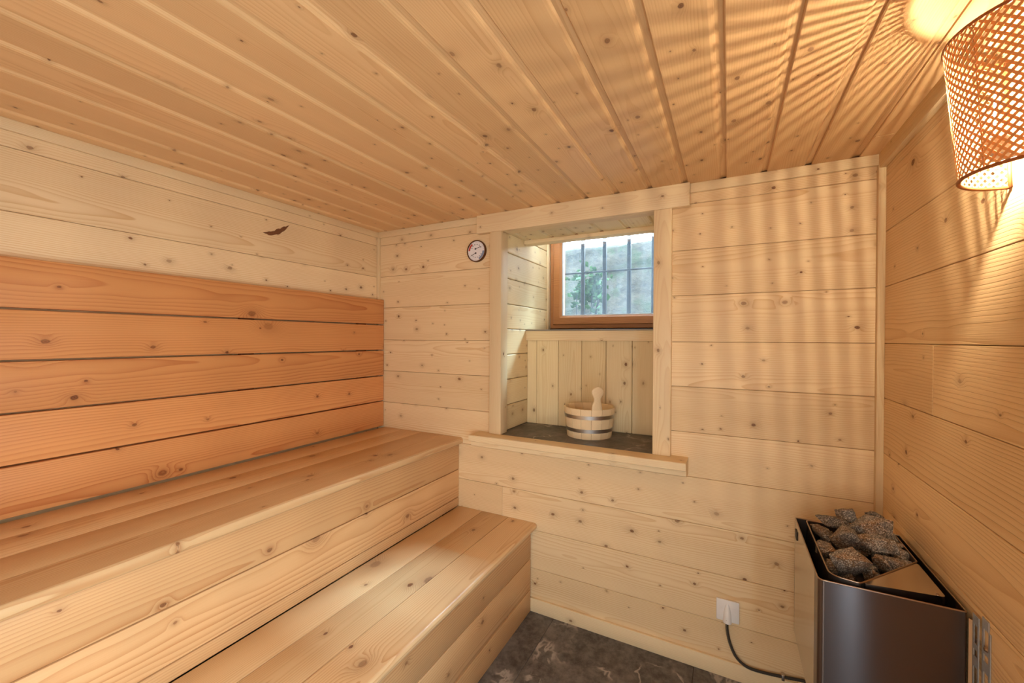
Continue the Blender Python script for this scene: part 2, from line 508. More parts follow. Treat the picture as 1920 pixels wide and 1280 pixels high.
# left wall
wl = slab('wall_left', (XL - .09, YF, FLO), (XL - PK, YB + .02, TOP + .03))
for i in range(len(ROWS) - 1):
    board('plank', (XL - PK, YF + .01, Zc(ROWS[i + 1] + G)), (XL, YB, Zc(ROWS[i] - G)), M_SPRUCE, wl)
bm = bmesh.new()
rg = random.Random(4)
lo_, hi_ = [], []
for i in range(15):                                                  # bark pocket in one of the boards
    t = i / 14
    w = .019 * math.sin(math.pi * min(1, t * 1.05)) ** .6 * (.6 + .7 * t) + .0004
    y, z = 1.217 + .135 * t, .513 + .066 * t ** 1.5 - .008 * math.sin(math.pi * t)
    lo_.append((bm.verts.new((XL + .0004, y, Zc(z - w * rg.uniform(.5, .9)))), bm.verts.new((XL + .0022, y, Zc(z)))))
    hi_.append(bm.verts.new((XL + .0004, y, Zc(z + w * rg.uniform(.5, .9)))))
for i in range(14):
    bm.faces.new((lo_[i][0], lo_[i + 1][0], lo_[i + 1][1], lo_[i][1]))
    bm.faces.new((lo_[i][1], lo_[i + 1][1], hi_[i + 1], hi_[i]))
link('bark_pocket', to_mesh(bm, 'bark_pocket'), plain('bark', lin(112, 68, 34), .8, var=.5, scale=160, bump=.8, bscale=300), wl)
# right wall
wr = slab('wall_right', (XR + PK, YF, FLO), (XR + .09, YB + .02, TOP + .03))
for i in range(len(ROWS) - 1):
    z0, z1 = Zc(ROWS[i + 1] + G), Zc(ROWS[i] - G)
    cuts = [YF + .01, YB]
    if i == 4:
        cuts = [YF + .01, 1.547, YB]
    for a, b in zip(cuts, cuts[1:]):
        board('plank', (XR, a + .0004, z0), (XR + PK, b - .0004, z1), M_BRUSH, wr)
dr = slab('door_1', (XR - .012, -.46, FLO + .03), (XR - .0005, .18, .62), M_TRIM)
board('door_pane', (XR - .016, -.42, Zc(FLO + .09)), (XR - .0125, .14, Zc(.56)), M_PANE, dr)
# back wall: a shell of four slabs around the niche, planks on it
NX0, NX1, NZ0, NZ1 = -1.100, -.298, -.515, .592
bm = bmesh.new()
for (xa, xb, za, zb) in ((XL - .09, NX0 - .02, FLO, TOP + .03), (NX1 + .02, XR + .09, FLO, TOP + .03),
                         (NX0 - .02, NX1 + .02, FLO, NZ0 - .03), (NX0 - .02, NX1 + .02, NZ1 + .02, TOP + .03)):
    box_bm(bm, (xa, YB + PK, Zc(za)), (xb, YB + .09, Zc(zb)))
wb = link('wall_back', to_mesh(bm, 'wall_back'), M_BACK, kind='structure')
for i in range(len(ROWS) - 1):
    z0, z1 = ROWS[i + 1], ROWS[i]
    spans = [(XL, XR)]
    if z1 > NZ0 and z0 < NZ1:
        spans = [(XL, NX0 - .012), (NX1 + .012, XR)]
    if i == 8:
        spans = [(XL, -1.083), (-1.083, XR)]
    for a, b in spans:
        board('plank', (a + .0004, YB, Zc(z0 + G)), (b - .0004, YB + PK, Zc(z1 - G)), M_SPRUCE, wb)
# wall behind the camera and floor
wf = slab('wall_front', (XL - .09, YF - .09, FLO), (XR + .09, YF - PK, TOP + .03))
for i in range(len(ROWS) - 1):
    board('plank', (XL, YF - PK, Zc(ROWS[i + 1] + G)), (XR, YF, Zc(ROWS[i] - G)), M_SPRUCE, wf)
fl = slab('floor', (XL - .09, YF - .09, FLO - .10), (XR + .09, YB + .09, FLO - .008), M_BACK)
for k in range(-2, 2):
    xa = -.775 + .653 * k
    for ya, yb in ((YF, .02), (.02, 1.31), (1.31, YB)):
        a, b = max(xa, XL), min(xa + .653, XR)
        board('tile', (a + .0008, ya + .0008, Zc(FLO - .008)), (b - .0008, yb - .0008, Zc(FLO)), M_MARBLE, fl, .0008)
# ceiling of profiled boards running towards the window
ce = slab('ceiling', (XL - .09, YF - .09, TOP + .018), (XR + .09, YB + .09, TOP + .10))


def ceil_prof(w, tongue=True):
    # across the board (x), underside at z = 0; right edge bevelled, then a recessed tongue
    f = w - .031
    p = [(0.0, .0025), (.0025, 0), (f, 0), (f + .006, .002), (f + .012, .0075), (w, .0095), (w, .018), (0, .018)]
    return [(-(x - w / 2), z) for x, z in p]


PITCH = .14675
xs = [-1.919 + PITCH * k for k in range(-1, 17)]


def ceil_board(x0, x1, y0, y1, parent, z, mat=M_CEIL, prof=None):
    w = x1 - x0
    M = frame((0, 1, 0), (-1, 0, 0), ((x0 + x1) / 2, (y0 + y1) / 2, Zc(z)))
    return prism('plank', prof or ceil_prof(w), y1 - y0, mat, parent, M)


for k, x0 in enumerate(xs):
    x1 = x0 + PITCH
    if k == 0:
        ceil_board(XL, xs[1], YF, YB, ce, TOP)
    elif x1 < .43:
        ceil_board(x0, x1, YF, YB, ce, TOP)
    else:
        pr = [(-(x - (XR - x0) / 2), z) for x, z in ((0, .0025), (.0025, 0), (XR - x0, 0), (XR - x0, .018), (0, .018))]
        ceil_board(x0, XR, YF, 1.782, ce, TOP, prof=pr)
        ceil_board(x0, XR, 1.786, YB, ce, TOP, prof=pr)
        break

# ------------------------------------------------------------------ trims
T = {}


def trim(n, p0, p1, mat=M_TRIM, bevel=.002, axis=None):
    return board('trim_%d' % n, (p0[0], p0[1], Zc(p0[2])), (p1[0], p1[1], Zc(p1[2])), mat, None, bevel, 2, 'structure', axis)


trim(1, (XL, YF, .644), (XL + .014, YB - .014, TOP))                        # above the left wall
trim(2, (XL, YB - .014, .642), (-1.236, YB, TOP))                           # back wall, left of the lintel
trim(3, (-.150, YB - .014, .640), (XR - .004, YB, TOP))                     # back wall, right of the lintel
trim(4, (XR - .020, YF, .626), (XR, YB - .014, TOP))                        # above the right wall
trim(5, (XL, YB - .018, -.56), (XL + .020, YB, .642))                       # corner batten left
trim(6, (XR - .022, YB - .022, FLO), (XR, YB, .640))                        # corner batten right
trim(7, (-1.236, YB - .033, .580), (-.150, YB, TOP))                        # lintel
board('trim_8', (-1.152, YB - .030, Zc(NZ0)), (-1.080, YB + .045, Zc(.580)), M_TRIM, None, .003, 2, 'structure', 2)    # jamb left
board('trim_9', (-.298, YB - .030, Zc(NZ0)), (-.222, YB + .045, Zc(.580)), M_TRIM, None, .003, 2, 'structure', 2)      # jamb right
board('trim_10', (-1.078, YB, Zc(.580)), (-.300, YB + .05, Zc(.592)), M_TRIM, None, .001, 1, 'structure', 0)          # soffit strip behind the lintel
# sill moulding below the niche
prof = [(0, 0), (.110, 0), (.113, -.003), (.113, -.031), (.110, -.034), (.088, -.036), (.088, -.060), (.085, -.063), (.066, -.067), (.052, -.074), (0, -.074)]
prism('trim_11', [(y - .06, z) for y, z in prof], 1.078, M_TRIM, None,
      frame((-1, 0, 0), (0, -1, 0), (-.690, YB - .06, Zc(NZ0))), 'structure')
board('baseboard_back', (-.906, YB - .014, Zc(FLO)), (XR - .022, YB, Zc(-1.350)), M_TRIM, None, .003, 2, 'structure')

# ------------------------------------------------------------------ niche
YN, YW = 2.305, 2.64
nb = slab('wall_niche_left', (NX0 - .09, YB + .09, NZ0 - .05), (NX0 - .014, YW + .12, .80))
bounds = [.600, .487, .342, .198, .057, -.087, -.228, -.372, NZ0]
board('plank', (NX0 - .014, 2.31, Zc(.603)), (NX0, YW + .02, Zc(.78)), M_PALE, nb, .003)
for a, b in zip(bounds, bounds[1:]):
    board('plank', (NX0 - .014, YB + .046, Zc(b + .0015)), (NX0, (YW + .02) if b > 0 else YN + .015, Zc(a - .0015)), M_PALE, nb, .0035)
nr = slab('wall_niche_right', (NX1 + .014, YB + .09, NZ0 - .05), (NX1 + .09, YW + .12, .80))
for a, b in zip(bounds, bounds[1:]):
    board('plank', (NX1, YB + .046, Zc(b + .0015)), (NX1 + .014, (YW + .02) if b > 0 else YN + .015, Zc(a - .0015)), M_PALE, nr, .0035)
board('plank', (NX1, 2.31, Zc(.603)), (NX1 + .014, YW + .02, Zc(.78)), M_PALE, nr, .003)
nk = slab('wall_niche_back', (NX0 - .09, YN + .015, NZ0 - .05), (NX1 + .09, YW + .06, .045))
vx = [NX0, -1.036, -.894, -.751, -.608, -.464, -.32, NX1]
for a, b in zip(vx, vx[1:]):
    board('plank', (a + .001, YN, Zc(NZ0)), (b - .001, YN + .015, Zc(-.006)), M_PALE, nk, .003, 1, None, 2)
trim(12, (NX0, YN - .020, -.008), (NX1, YN + .014, .050), M_TRIM)                      # cap rail of the panel
trim(13, (NX0, YN - .022, .050), (NX1, YW + .03, .058), M_GREY, .001)                  # ledge under the window
fn = board('floor_niche', (NX0 - .012, YB - .022, Zc(NZ0 - .03)), (NX1 + .012, YN + .01, Zc(NZ0 + .0004)), M_MARBLE, None, .001, 1, 'structure')
nc = slab('ceiling_niche', (NX0 - .09, YB + .09, .615), (NX1 + .09, 2.315, .70))
nx = [-1.192 + .1455 * k for k in range(7)]
for x0 in nx:
    a, b = max(x0, NX0), min(x0 + .1455, NX1)
    if b - a > .04:
        ceil_board(a, b, YB + .05, 2.255, nc, .594, M_PALE)
trim(14, (NX0 + .004, 2.245, .572), (NX1, 2.312, .594), M_TRIM)                        # batten closing the niche ceiling
slab('ceiling_window', (NX0 - .09, 2.315, .78), (NX1 + .09, YW + .12, .86), M_TRIM)
trim(15, (NX0, YW - .03, .058), (NX0 + .012, YW + .006, .76), M_TRIM)                  # strip beside the window frame

# ------------------------------------------------------------------ window
WX0, WX1, WZ0, WZ1 = NX0 + .014, NX1 - .004, .072, .775
FW = .085
bm = bmesh.new()
out = [(WX0, WZ0), (WX1, WZ0), (WX1, WZ1), (WX0, WZ1)]
def ring(d, y):
    return [bm.verts.new((x + (d if i in (0, 3) else -d), y, Zc(z + (d if i < 2 else -d)))) for i, (x, z) in enumerate(out)]
stages = [ring(0, YW + .06), ring(0, YW + .004), ring(.004, YW), ring(FW * .30, YW), ring(FW * .33, YW - .012), ring(FW * .36, YW - .016), ring(FW - .012, YW - .016), ring(FW, YW - .004), ring(FW, YW + .06)]
for a, b in zip(stages, stages[1:]):
    for i in range(4):
        bm.faces.new((a[i], a[(i + 1) % 4], b[(i + 1) % 4], b[i]))
a, b = stages[-1], stages[0]
for i in range(4):
    bm.faces.new((a[i], a[(i + 1) % 4], b[(i + 1) % 4], b[i]))
bmesh.ops.rotate(bm, verts=bm.verts[:], cent=(0, 0, 0), matrix=Matrix.Identity(3))
win = link('window_1', to_mesh(bm, 'window_1'), M_OAK, kind='structure')
bm = bmesh.new()
gx0, gx1, gz0, gz1 = WX0 + FW, WX1 - FW, WZ0 + FW, WZ1 - FW
for p0, p1 in (((gx0, gz0), (gx1, gz0 + .007)), ((gx0, gz1 - .007), (gx1, gz1)), ((gx0, gz0 + .007), (gx0 + .007, gz1 - .007)), ((gx1 - .007, gz0 + .007), (gx1, gz1 - .007))):
    box_bm(bm, (p0[0], YW + .004, Zc(p0[1])), (p1[0], YW + .03, Zc(p1[1])), .001)
link('gasket', to_mesh(bm, 'gasket'), M_RUBBER, win)
bm = bmesh.new()
box_bm(bm, (gx0 + .002, YW + .016, Zc(gz0 + .002)), (gx1 - .002, YW + .018, Zc(gz1 - .002)))
link('pane', to_mesh(bm, 'pane'), M_PANE, win)
board('frame_gap_shade', (WX0, YW - .004, Zc(.058)), (WX1, YW + .05, Zc(WZ0)), M_BLACK, win, .001)  # black strip stands in for the shadow in the gap under the frame

# ------------------------------------------------------------------ benches
def bullnose(w, t, n=6):
    """seat board profile: local y from back (0) to front (w), top at z = 0, rounded front edge"""
    r = t * .42
    p = [(0, 0), (0, -t)]
    p += [(w - r + r * math.sin(i * math.pi / 2 / n), -t + r - r * math.cos(i * math.pi / 2 / n)) for i in range(n + 1)]
    p += [(w - r + r * math.cos(i * math.pi / 2 / n), -r + r * math.sin(i * math.pi / 2 / n)) for i in range(n + 1)]
    return [(y - w / 2, z) for y, z in p]


YE = YB - .002


def seat(name, x0, x1, ztop, t, parent, nose=False):
    if nose:
        return prism(name, bullnose(x1 - x0, t), YE - YF, M_SEAT, parent, frame((0, -1, 0), (1, 0, 0), ((x0 + x1) / 2, (YE + YF) / 2, Zc(ztop))), smooth=50)
    return board(name, (x0, YF, Zc(ztop - t)), (x1, YE, Zc(ztop)), M_SEAT, parent, .002, 2)


ub = empty('upper_bench', (-1.66, .6, 0), 'upper reddish larch bench, wide flat seat with rounded front edge below the backrest', 'bench')
for a, b in ((-1.944, -1.792), (-1.7905, -1.640), (-1.6385, -1.489)):
    seat('seat_board', a, b, -.565, .036, ub)
seat('seat_board', -1.4875, -1.341, -.565, .036, ub, True)
for z0, z1 in ((-.7475, -.601), (-.9075, -.7515), (-.958, -.9115)):
    board('riser_board', (-1.394, YF, Zc(z0)), (-1.368, YE, Zc(z1)), M_RISER, ub, .002, 2)
board('frame_rail', (-1.44, YF, Zc(-.70)), (-1.396, YE, Zc(-.602)), M_BACK, ub)
board('frame_rail', (-1.98, YF, Zc(-.70)), (-1.94, YE, Zc(-.602)), M_BACK, ub)
for y in (-.70, .55, 1.90):
    board('post', (-1.44, y, 0), (-1.396, y + .05, Zc(-.701)), M_BACK, ub)
lb = empty('lower_bench', (-1.14, .6, 0), 'lower larch bench of three long seat boards, a step before the upper bench', 'bench')
seat('seat_board', -1.366, -1.2080, -.960, .032, lb)
seat('seat_board', -1.2040, -1.0460, -.960, .032, lb)
seat('seat_board', -1.0420, -.876, -.960, .032, lb, True)
for z0, z1 in ((-1.1415, -.993), (-1.3025, -1.1455), (FLO, -1.3065)):
    board('riser_board', (-.931, YF, Zc(z0)), (-.905, YE - .012, Zc(z1)), M_RISER, lb, .002, 2)
for y in (-.70, .55, 1.85):
    board('post', (-.98, y, 0), (-.933, y + .05, Zc(-.993)), M_BACK, lb)
br = empty('backrest', (-1.962, .6, Zc(-.558)), 'backrest of five wide orange larch boards fixed to the left wall above the upper bench', 'backrest')
for z0, z1 in ((.090, .245), (-.0715, .0835), (-.2335, -.078), (-.3945, -.240), (-.5570, -.401)):
    board('backrest_board', (-1.978, YF, Zc(z0)), (-1.950, YB - .006, Zc(z1)), M_LARCH, br, .0025, 2)
for y in (-.6, .3, 1.1, 1.78):
    board('batten', (-2.004, y, Zc(-.55)), (-1.9785, y + .06, Zc(.235)), M_BACK, br)


# ------------------------------------------------------------------ heater on the right wall
def rounded(poly, radii, n=6):
    out = []
    m = len(poly)
    for i, p in enumerate(poly):
        r = radii[i]
        p = Vector(p)
        if r <= 0:
            out.append(p)
            continue
        a = (Vector(poly[i - 1]) - p).normalized()
        b = (Vector(poly[(i + 1) % m]) - p).normalized()
        ang = a.angle(b)
        d = r / math.tan(ang / 2)
        c = p + (a + b).normalized() * (r / math.sin(ang / 2))
        s, e = p + a * d - c, p + b * d - c
        a0 = math.atan2(s.y, s.x)
        da = (math.atan2(e.y, e.x) - a0 + math.pi) % (2 * math.pi) - math.pi
        for k in range(n + 1):
            t = a0 + da * k / n
            out.append(c + Vector((math.cos(t), math.sin(t))) * r)
    return out


def sheet(path, z0, z1, t, closed=False):
    """upright sheet metal along a plan path, thickness t to its left side"""
    bm = bmesh.new()
    n = len(path)
    off = []
    for i, p in enumerate(path):
        a = path[i - 1] if (closed or i > 0) else p
        b = path[(i + 1) % n] if (closed or i < n - 1) else p
        d = (b - a).normalized()
        off.append(p + Vector((-d.y, d.x)) * t)
    cols = []
    for p, q in zip(path, off):
        cols.append([bm.verts.new((p.x, p.y, z0)), bm.verts.new((p.x, p.y, z1)), bm.verts.new((q.x, q.y, z1)), bm.verts.new((q.x, q.y, z0))])
    rng = range(n) if closed else range(n - 1)
    for i in rng:
        a, b = cols[i], cols[(i + 1) % n]
        for k in range(4):
            bm.faces.new((a[k], a[(k + 1) % 4], b[(k + 1) % 4], b[k]))
    if not closed:
        bm.faces.new(cols[0])
        bm.faces.new(cols[-1][::-1])
    return to_mesh(bm, 'sheet', angle=35)


HZ0, HZ1 = Zc(-1.015), Zc(-.620)
hx0, hx1, hy0, hy1 = .212, .490, 1.316, 1.735
he = empty('sauna_heater', (.35, 1.52, HZ0), 'boxy dark steel sauna heater filled with stones, hung on the right wall in the corner', 'heater')
fp = rounded([(hx0, hy0 + .05), (hx0, hy0), (hx1, hy0), (hx1, hy0 + .05)], [0, .014, .006, 0], 10)
link('front_panel', sheet(fp, HZ0, HZ1, .0025), M_DARK, he)
sp = [Vector((hx0, hy1)), Vector((hx0, hy0 + .051))]
side = link('side_panel', sheet(sp, HZ0, HZ1, .0025), M_STEEL, he)
side['label'] = 'polished side panel mirroring the wood'
link('side_panel', sheet([Vector((hx1, hy0 + .051)), Vector((hx1, hy1))], HZ0, HZ1, .0025), M_INNER, he)
link('back_panel', sheet([Vector((hx1, hy1)), Vector((hx0, hy1))], HZ0, HZ1, .0025), M_INNER, he)
bm = bmesh.new()
rim = rounded([(hx0 + .001, hy1), (hx0 + .001, hy0 + .001), (hx1 - .001, hy0 + .001), (hx1 - .001, hy1)], [.004, .014, .006, .004], 8)
tube_bm(bm, [(p.x, p.y, HZ1) for p in rim] + [(rim[0].x, rim[0].y, HZ1)], .0022, 8)
link('rim', to_mesh(bm, 'rim', True), M_RIM, he)
bm = bmesh.new()
box_bm(bm, (hx0 + .003, hy0 + .003, HZ0), (hx1 - .003, hy1 - .003, HZ0 + .004))
link('bottom_plate', to_mesh(bm, 'bottom_plate'), M_INNER, he)
bs = rounded([(.240, 1.705), (.240, 1.338), (.300, 1.326), (.468, 1.530), (.470, 1.705)], [.012, .030, .010, .022, .012], 8)
bz0, bz1 = Zc(-.680), Zc(-.611)
basin = link('stone_basin', sheet(bs, bz0, bz1, .0025, True), M_INNER, he)
bm = bmesh.new()
tube_bm(bm, [(p.x, p.y, bz1) for p in bs] + [(bs[0].x, bs[0].y, bz1)], .0020, 8)
link('basin_rim', to_mesh(bm, 'basin_rim', True), M_RIM, basin)
bm = bmesh.new()
vs = [bm.verts.new((p.x, p.y, bz0)) for p in bs]
f = bm.faces.new(vs)
r = bmesh.ops.extrude_face_region(bm, geom=[f])
bmesh.ops.translate(bm, vec=(0, 0, .003), verts=[v for v in r['geom'] if isinstance(v, bmesh.types.BMVert)])
link('basin_floor', to_mesh(bm, 'basin_floor'), M_INNER, basin)
bm = bmesh.new()
tri = rounded([(.306, 1.331), (.4665, 1.352), (.4670, 1.525)], [.003, .010, .004], 5)
lo = [bm.verts.new((p.x, p.y, Zc(-.640))) for p in tri]
hi = [bm.verts.new((p.x, p.y, Zc(-.6115))) for p in tri]
for i in range(len(tri)):
    bm.faces.new((lo[i], lo[(i + 1) % len(tri)], hi[(i + 1) % len(tri)], hi[i]))
bm.faces.new(hi)
bm.faces.new(lo[::-1])
cp = link('corner_cover', to_mesh(bm, 'corner_cover', angle=35), M_STEEL, he)
cp['label'] = 'brushed triangular cover plate'
bm = bmesh.new()
lathe_bm(bm, [(0, .003), (.003, .003), (.004, 0)], 12)
link('screw', to_mesh(bm, 'screw', True), M_RIM, cp, Matrix.Translation((.452, 1.3545, Zc(-.6115))))
bm = bmesh.new()
box_bm(bm, (-.0015, -.018, -.014), (.0015, .018, .014), .0012, 2)
link('badge', to_mesh(bm, 'badge'), M_BLACK, he, Matrix.Translation((hx0 - .0015, 1.69, Zc(-.66))))
# wall bracket right of the heater: a flange tinted as if mirroring wood, then two perforated legs
link('bracket_flange', sheet([Vector((.4912, 1.3150)), Vector((XR - .0055, 1.3085))], Zc(-1.10), Zc(-.632), .0012), M_FLANGE, he)


def perforated(name, y0, y1, z0, z1, x0, x1, chamfer=0.0):
    """strip of sheet on the wall with slots and round holes cut through"""
    w = y1 - y0
    a, b = y0 + w * .22, y1 - w * .22
    o = link(name, None, None, he)
    holes = []
    z = z1 - .022
    while z > z0 + .09:
        holes.append((z - .042, z))
        holes.append((z - .070, z - .054))
        z -= .094
    bm = bmesh.new()
    box_bm(bm, (x0, y0, z0), (x1, a, z1 - (chamfer or 0)))
    box_bm(bm, (x0, b, z0), (x1, y1, z1))
    top = z1
    for h0, h1 in holes:
        box_bm(bm, (x0, a, h1), (x1, b, top))
        top = h0
    box_bm(bm, (x0, a, z0), (x1, b, top))
    me = to_mesh(bm, name)
    bpy.data.objects.remove(o)
    return link(name, me, M_GALV, he)


perforated('bracket_leg', 1.282, 1.3075, Zc(-1.10), Zc(-.612), XR - .0075, XR - .006)
lg = perforated('bracket_leg', 1.249, 1.281, Zc(-1.10), Zc(-.604), XR - .0025, XR - .0008, .022)
bm = bmesh.new()
lathe_bm(bm, [(0, .004), (.004, .0035), (.006, 0)], 12)
scm = to_mesh(bm, 'screw', True)
for y, z in ((1.262, -.665), (1.293, -.668), (1.262, -.76)):
    link('screw', scm, M_RIM, lg, Matrix.Translation((XR - .003, y, Zc(z))) @ Matrix.Rotation(-math.pi / 2, 4, 'Y'))

# stones
STONES = [
    ('stone pale speckled and largest, topmost at the back of the heater pile', .390, 1.640, -.572, .112, .074, .080, 0),
    ('stone brown and tall, tilted upright left of the largest pale heater stone', .312, 1.575, -.592, .082, .066, .088, 1),
    ('stone grey and small, left of the tall brown one along the basin side', .268, 1.612, -.612, .062, .062, .058, 2),
    ('stone brown and flat at the back left edge of the heater pile', .302, 1.664, -.588, .080, .052, .046, 3),
    ('stone dark brown and thin, peeking out behind the largest pale one', .350, 1.686, -.570, .076, .044, .048, 4),
    ('stone tan, long and flat, in the middle over a deep shadow', .398, 1.572, -.594, .126, .066, .046, 5),
    ('stone pale grey and coarse, big wedge at the front of the heater pile', .299, 1.412, -.600, .092, .078, .086, 6),
    ('stone brown and lumpy, at the basin side behind the front grey wedge', .267, 1.522, -.622, .058, .066, .052, 7),
    ('stone dark grey, sunk low at the front left corner of the basin', .264, 1.452, -.646, .052, .066, .050, 8),
    ('stone small and pointed, right of the front grey wedge at the basin edge', .349, 1.432, -.632, .052, .046, .050, 9),
    ('stone rusty brown, left neighbour of the light grey one near the cover plate', .396, 1.518, -.630, .050, .058, .062, 10),
    ('stone light grey and broad, resting beside the triangular cover plate', .424, 1.508, -.628, .072, .062, .056, 11),
    ('stone dark and jagged, right of the flat tan one, half under it', .447, 1.585, -.630, .056, .062, .056, 12),
    ('stone dark, in the shade right of the largest pale one', .440, 1.668, -.605, .058, .052, .050, 13),
    ('stone black-brown and small, wedged at the right wall side of the basin', .446, 1.630, -.622, .046, .046, .046, 14),
    ('stone tan sliver, lying in the gap at the centre of the heater pile', .362, 1.515, -.655, .064, .054, .038, 15),
    ('stone brown and narrow, squeezed between tall brown and flat tan ones', .350, 1.585, -.650, .052, .060, .055, 16),
    ('stone dark and small, in the back left corner of the basin', .265, 1.672, -.625, .044, .046, .044, 17),
    ('stone dark brown chip, on top behind the largest pale one by the corner trim', .418, 1.688, -.556, .056, .030, .032, 18),
]


def stone_mesh(sx, sy, sz, seed):
    rg = random.Random(seed * 7 + 3)
    bm = bmesh.new()
    pts = []
    while len(pts) < 10:
        v = Vector((rg.uniform(-1, 1), rg.uniform(-1, 1), rg.uniform(-1, 1)))
        if .2 < v.length < 1:
            v.normalize()
            v *= rg.uniform(.86, 1.1)
            if all((v - q).length > .55 for q in pts) or rg.random() < .03:
                pts.append(v)
    for p in pts:
        bm.verts.new((p.x * sx / 2, p.y * sy / 2, p.z * sz / 2))
    r = bmesh.ops.convex_hull(bm, input=bm.verts[:])
    dead = [g for g in r['geom_interior'] if isinstance(g, bmesh.types.BMVert)]
    if dead:
        bmesh.ops.delete(bm, geom=dead, context='VERTS')
    bmesh.ops.bevel(bm, geom=bm.edges[:], offset=.0025, segments=2, affect='EDGES', profile=.6)
    bmesh.ops.triangulate(bm, faces=bm.faces[:])
    bmesh.ops.subdivide_edges(bm, edges=[e for e in bm.edges if e.calc_length() > .012], cuts=2, use_grid_fill=False)
    bmesh.ops.triangulate(bm, faces=bm.faces[:])
    for v in bm.verts:
        n = mnoise.noise(v.co * 55 + Vector((seed * 3.1, 0, 0))) * .0030 + mnoise.noise(v.co * 140 + Vector((0, seed * 1.7, 0))) * .0012
        v.co += v.co.normalized() * n
    return to_mesh(bm, 'heater_stone', angle=38)


for lab, x, y, z, sx, sy, sz, sd in STONES:
    rg = random.Random(sd)
    M = Matrix.Translation((x, y, Zc(z))) @ Matrix.Rotation(rg.uniform(-.35, .35), 4, 'Z') @ Matrix.Rotation(rg.uniform(-.25, .25), 4, 'X')
    tag(link('heater_stone', stone_mesh(sx * 1.2, sy * 1.18, sz * 1.14, sd), M_ROCK, None, M), 'rough ' + lab, 'stone', 'stones heaped in the sauna heater')
# the few that carry the top ones
for k, (lab, x, y) in enumerate((('deep under the largest pale one at the back', .395, 1.655), ('under the long flat tan one in the middle', .408, 1.590),
                                 ('under the tall brown one left of the middle', .318, 1.590), ('under the big grey wedge at the front', .300, 1.425),
                                 ('under the flat brown one at the back left edge', .300, 1.668), ('in the gap right of the narrow brown one', .366, 1.660))):
    M = Matrix.Translation((x, y, Zc(-.648))) @ Matrix.Rotation(k * 1.3, 4, 'Z')
    tag(link('heater_stone', stone_mesh(.060, .062, .056, 40 + k), M_ROCK, None, M), 'dark rough stone ' + lab, 'stone', 'stones heaped in the sauna heater')

# ------------------------------------------------------------------ cable outlet and cable
oy = YB - .001
bm = bmesh.new()
box_bm(bm, (-.036, oy - .010, Zc(-1.184)), (.050, oy, Zc(-1.095)), .003, 2)
ol = tag(link('cable_outlet', to_mesh(bm, 'cable_outlet', angle=40), M_WHITE), 'square white plastic cable outlet low on the back wall', 'cable outlet')
bm = bmesh.new()
prof = []
for i, (z, r, d) in enumerate(((-1.110, .004, .002), (-1.125, .010, .008), (-1.150, .014, .013), (-1.186, .017, .017))):
    prof.append([bm.verts.new((.006 + r * math.cos(a), oy - .009 - d * math.sin(a), Zc(z))) for a in [math.pi * j / 10 for j in range(11)]])
for a, b in zip(prof, prof[1:]):
    for j in range(10):
        bm.faces.new((a[j], a[j + 1], b[j + 1], b[j]))
bm.faces.new(prof[0])
bm.faces.new(prof[-1][::-1])
link('cable_hood', to_mesh(bm, 'cable_hood', angle=60), M_WHITE, ol)


def smooth_path(pts, n=10):
    pts = [Vector(p) for p in pts]
    P = [pts[0]] + pts + [pts[-1]]
    out = []
    for i in range(1, len(P) - 2):
        for k in range(n):
            t = k / n
            a, b, c, d = P[i - 1], P[i], P[i + 1], P[i + 2]
            out.append(.5 * ((2 * b) + (c - a) * t + (2 * a - 5 * b + 4 * c - d) * t * t + (3 * b - a - 3 * c + d) * t ** 3))
    out.append(pts[-1])
    return out


cpts = smooth_path([(.005, oy - .018, Zc(-1.172)), (.006, oy - .018, Zc(-1.215)), (.017, oy - .017, Zc(-1.268)), (.040, oy - .022, Zc(-1.313)), (.076, oy - .022, Zc(-1.338)),
                    (.124, oy - .022, Zc(-1.341)), (.202, oy - .021, Zc(-1.333)), (.275, oy - .022, Zc(-1.322)), (.33, oy - .06, Zc(-1.29)), (.35, 1.80, Zc(-1.15)), (.35, 1.70, Zc(-1.06)), (.35, 1.66, HZ0 - .002)])
bm = bmesh.new()
tube_bm(bm, cpts, .0058, 10)
cb = tag(link('power_cable', to_mesh(bm, 'power_cable', True), M_CABLE), 'dark braided power cable curving from the white outlet along the baseboard to the heater', 'cable')
bm = bmesh.new()
acc = 0.0
for i in range(1, len(cpts) - 20):
    p, q = cpts[i - 1], cpts[i]
    t = (q - p).normalized()
    u = Vector((0, -1, 0))
    s = t.cross(u).normalized()
    nn = max(1, int((q - p).length / .0065))
    for j in range(nn):
        c = p.lerp(q, j / nn) + (u * .0052 + s * .0026)
        w = t * .0016 + s * .0008
        e = s * .0007
        c2 = c + u * .0008
        vs = [bm.verts.new(v) for v in (c2 - w - e, c2 + w - e, c2 + w + e, c2 - w + e, c - w - e, c + w - e, c + w + e, c - w + e)]
        for fc in ((0, 1, 2, 3), (4, 5, 1, 0), (5, 6, 2, 1), (6, 7, 3, 2), (7, 4, 0, 3)):
            bm.faces.new([vs[v] for v in fc])
fk = link('braid_flecks', to_mesh(bm, 'braid_flecks'), M_CABLE2, cb)
fk['kind'] = 'stuff'
bm = bmesh.new()
box_bm(bm, (.197, oy - .029, Zc(-1.345)), (.208, oy - .013, Zc(-1.322)), .002, 2)
link('cable_clip', to_mesh(bm, 'cable_clip', angle=40), M_STEEL, cb)

# ------------------------------------------------------------------ bucket in the niche
bx, by, bzb = -.660, 2.164, Zc(NZ0)
bk = empty('wooden_bucket', (bx, by, bzb), 'low pale wooden sauna bucket with two steel hoops and a stave handle', 'bucket')
NS, RB, RT, HB, TH = 15, .117, .136, .156, .013
A0 = math.atan2(0 - by, 0 - bx)                # the handle stave looks into the room
A0 = math.radians(-56)
da = 2 * math.pi / NS


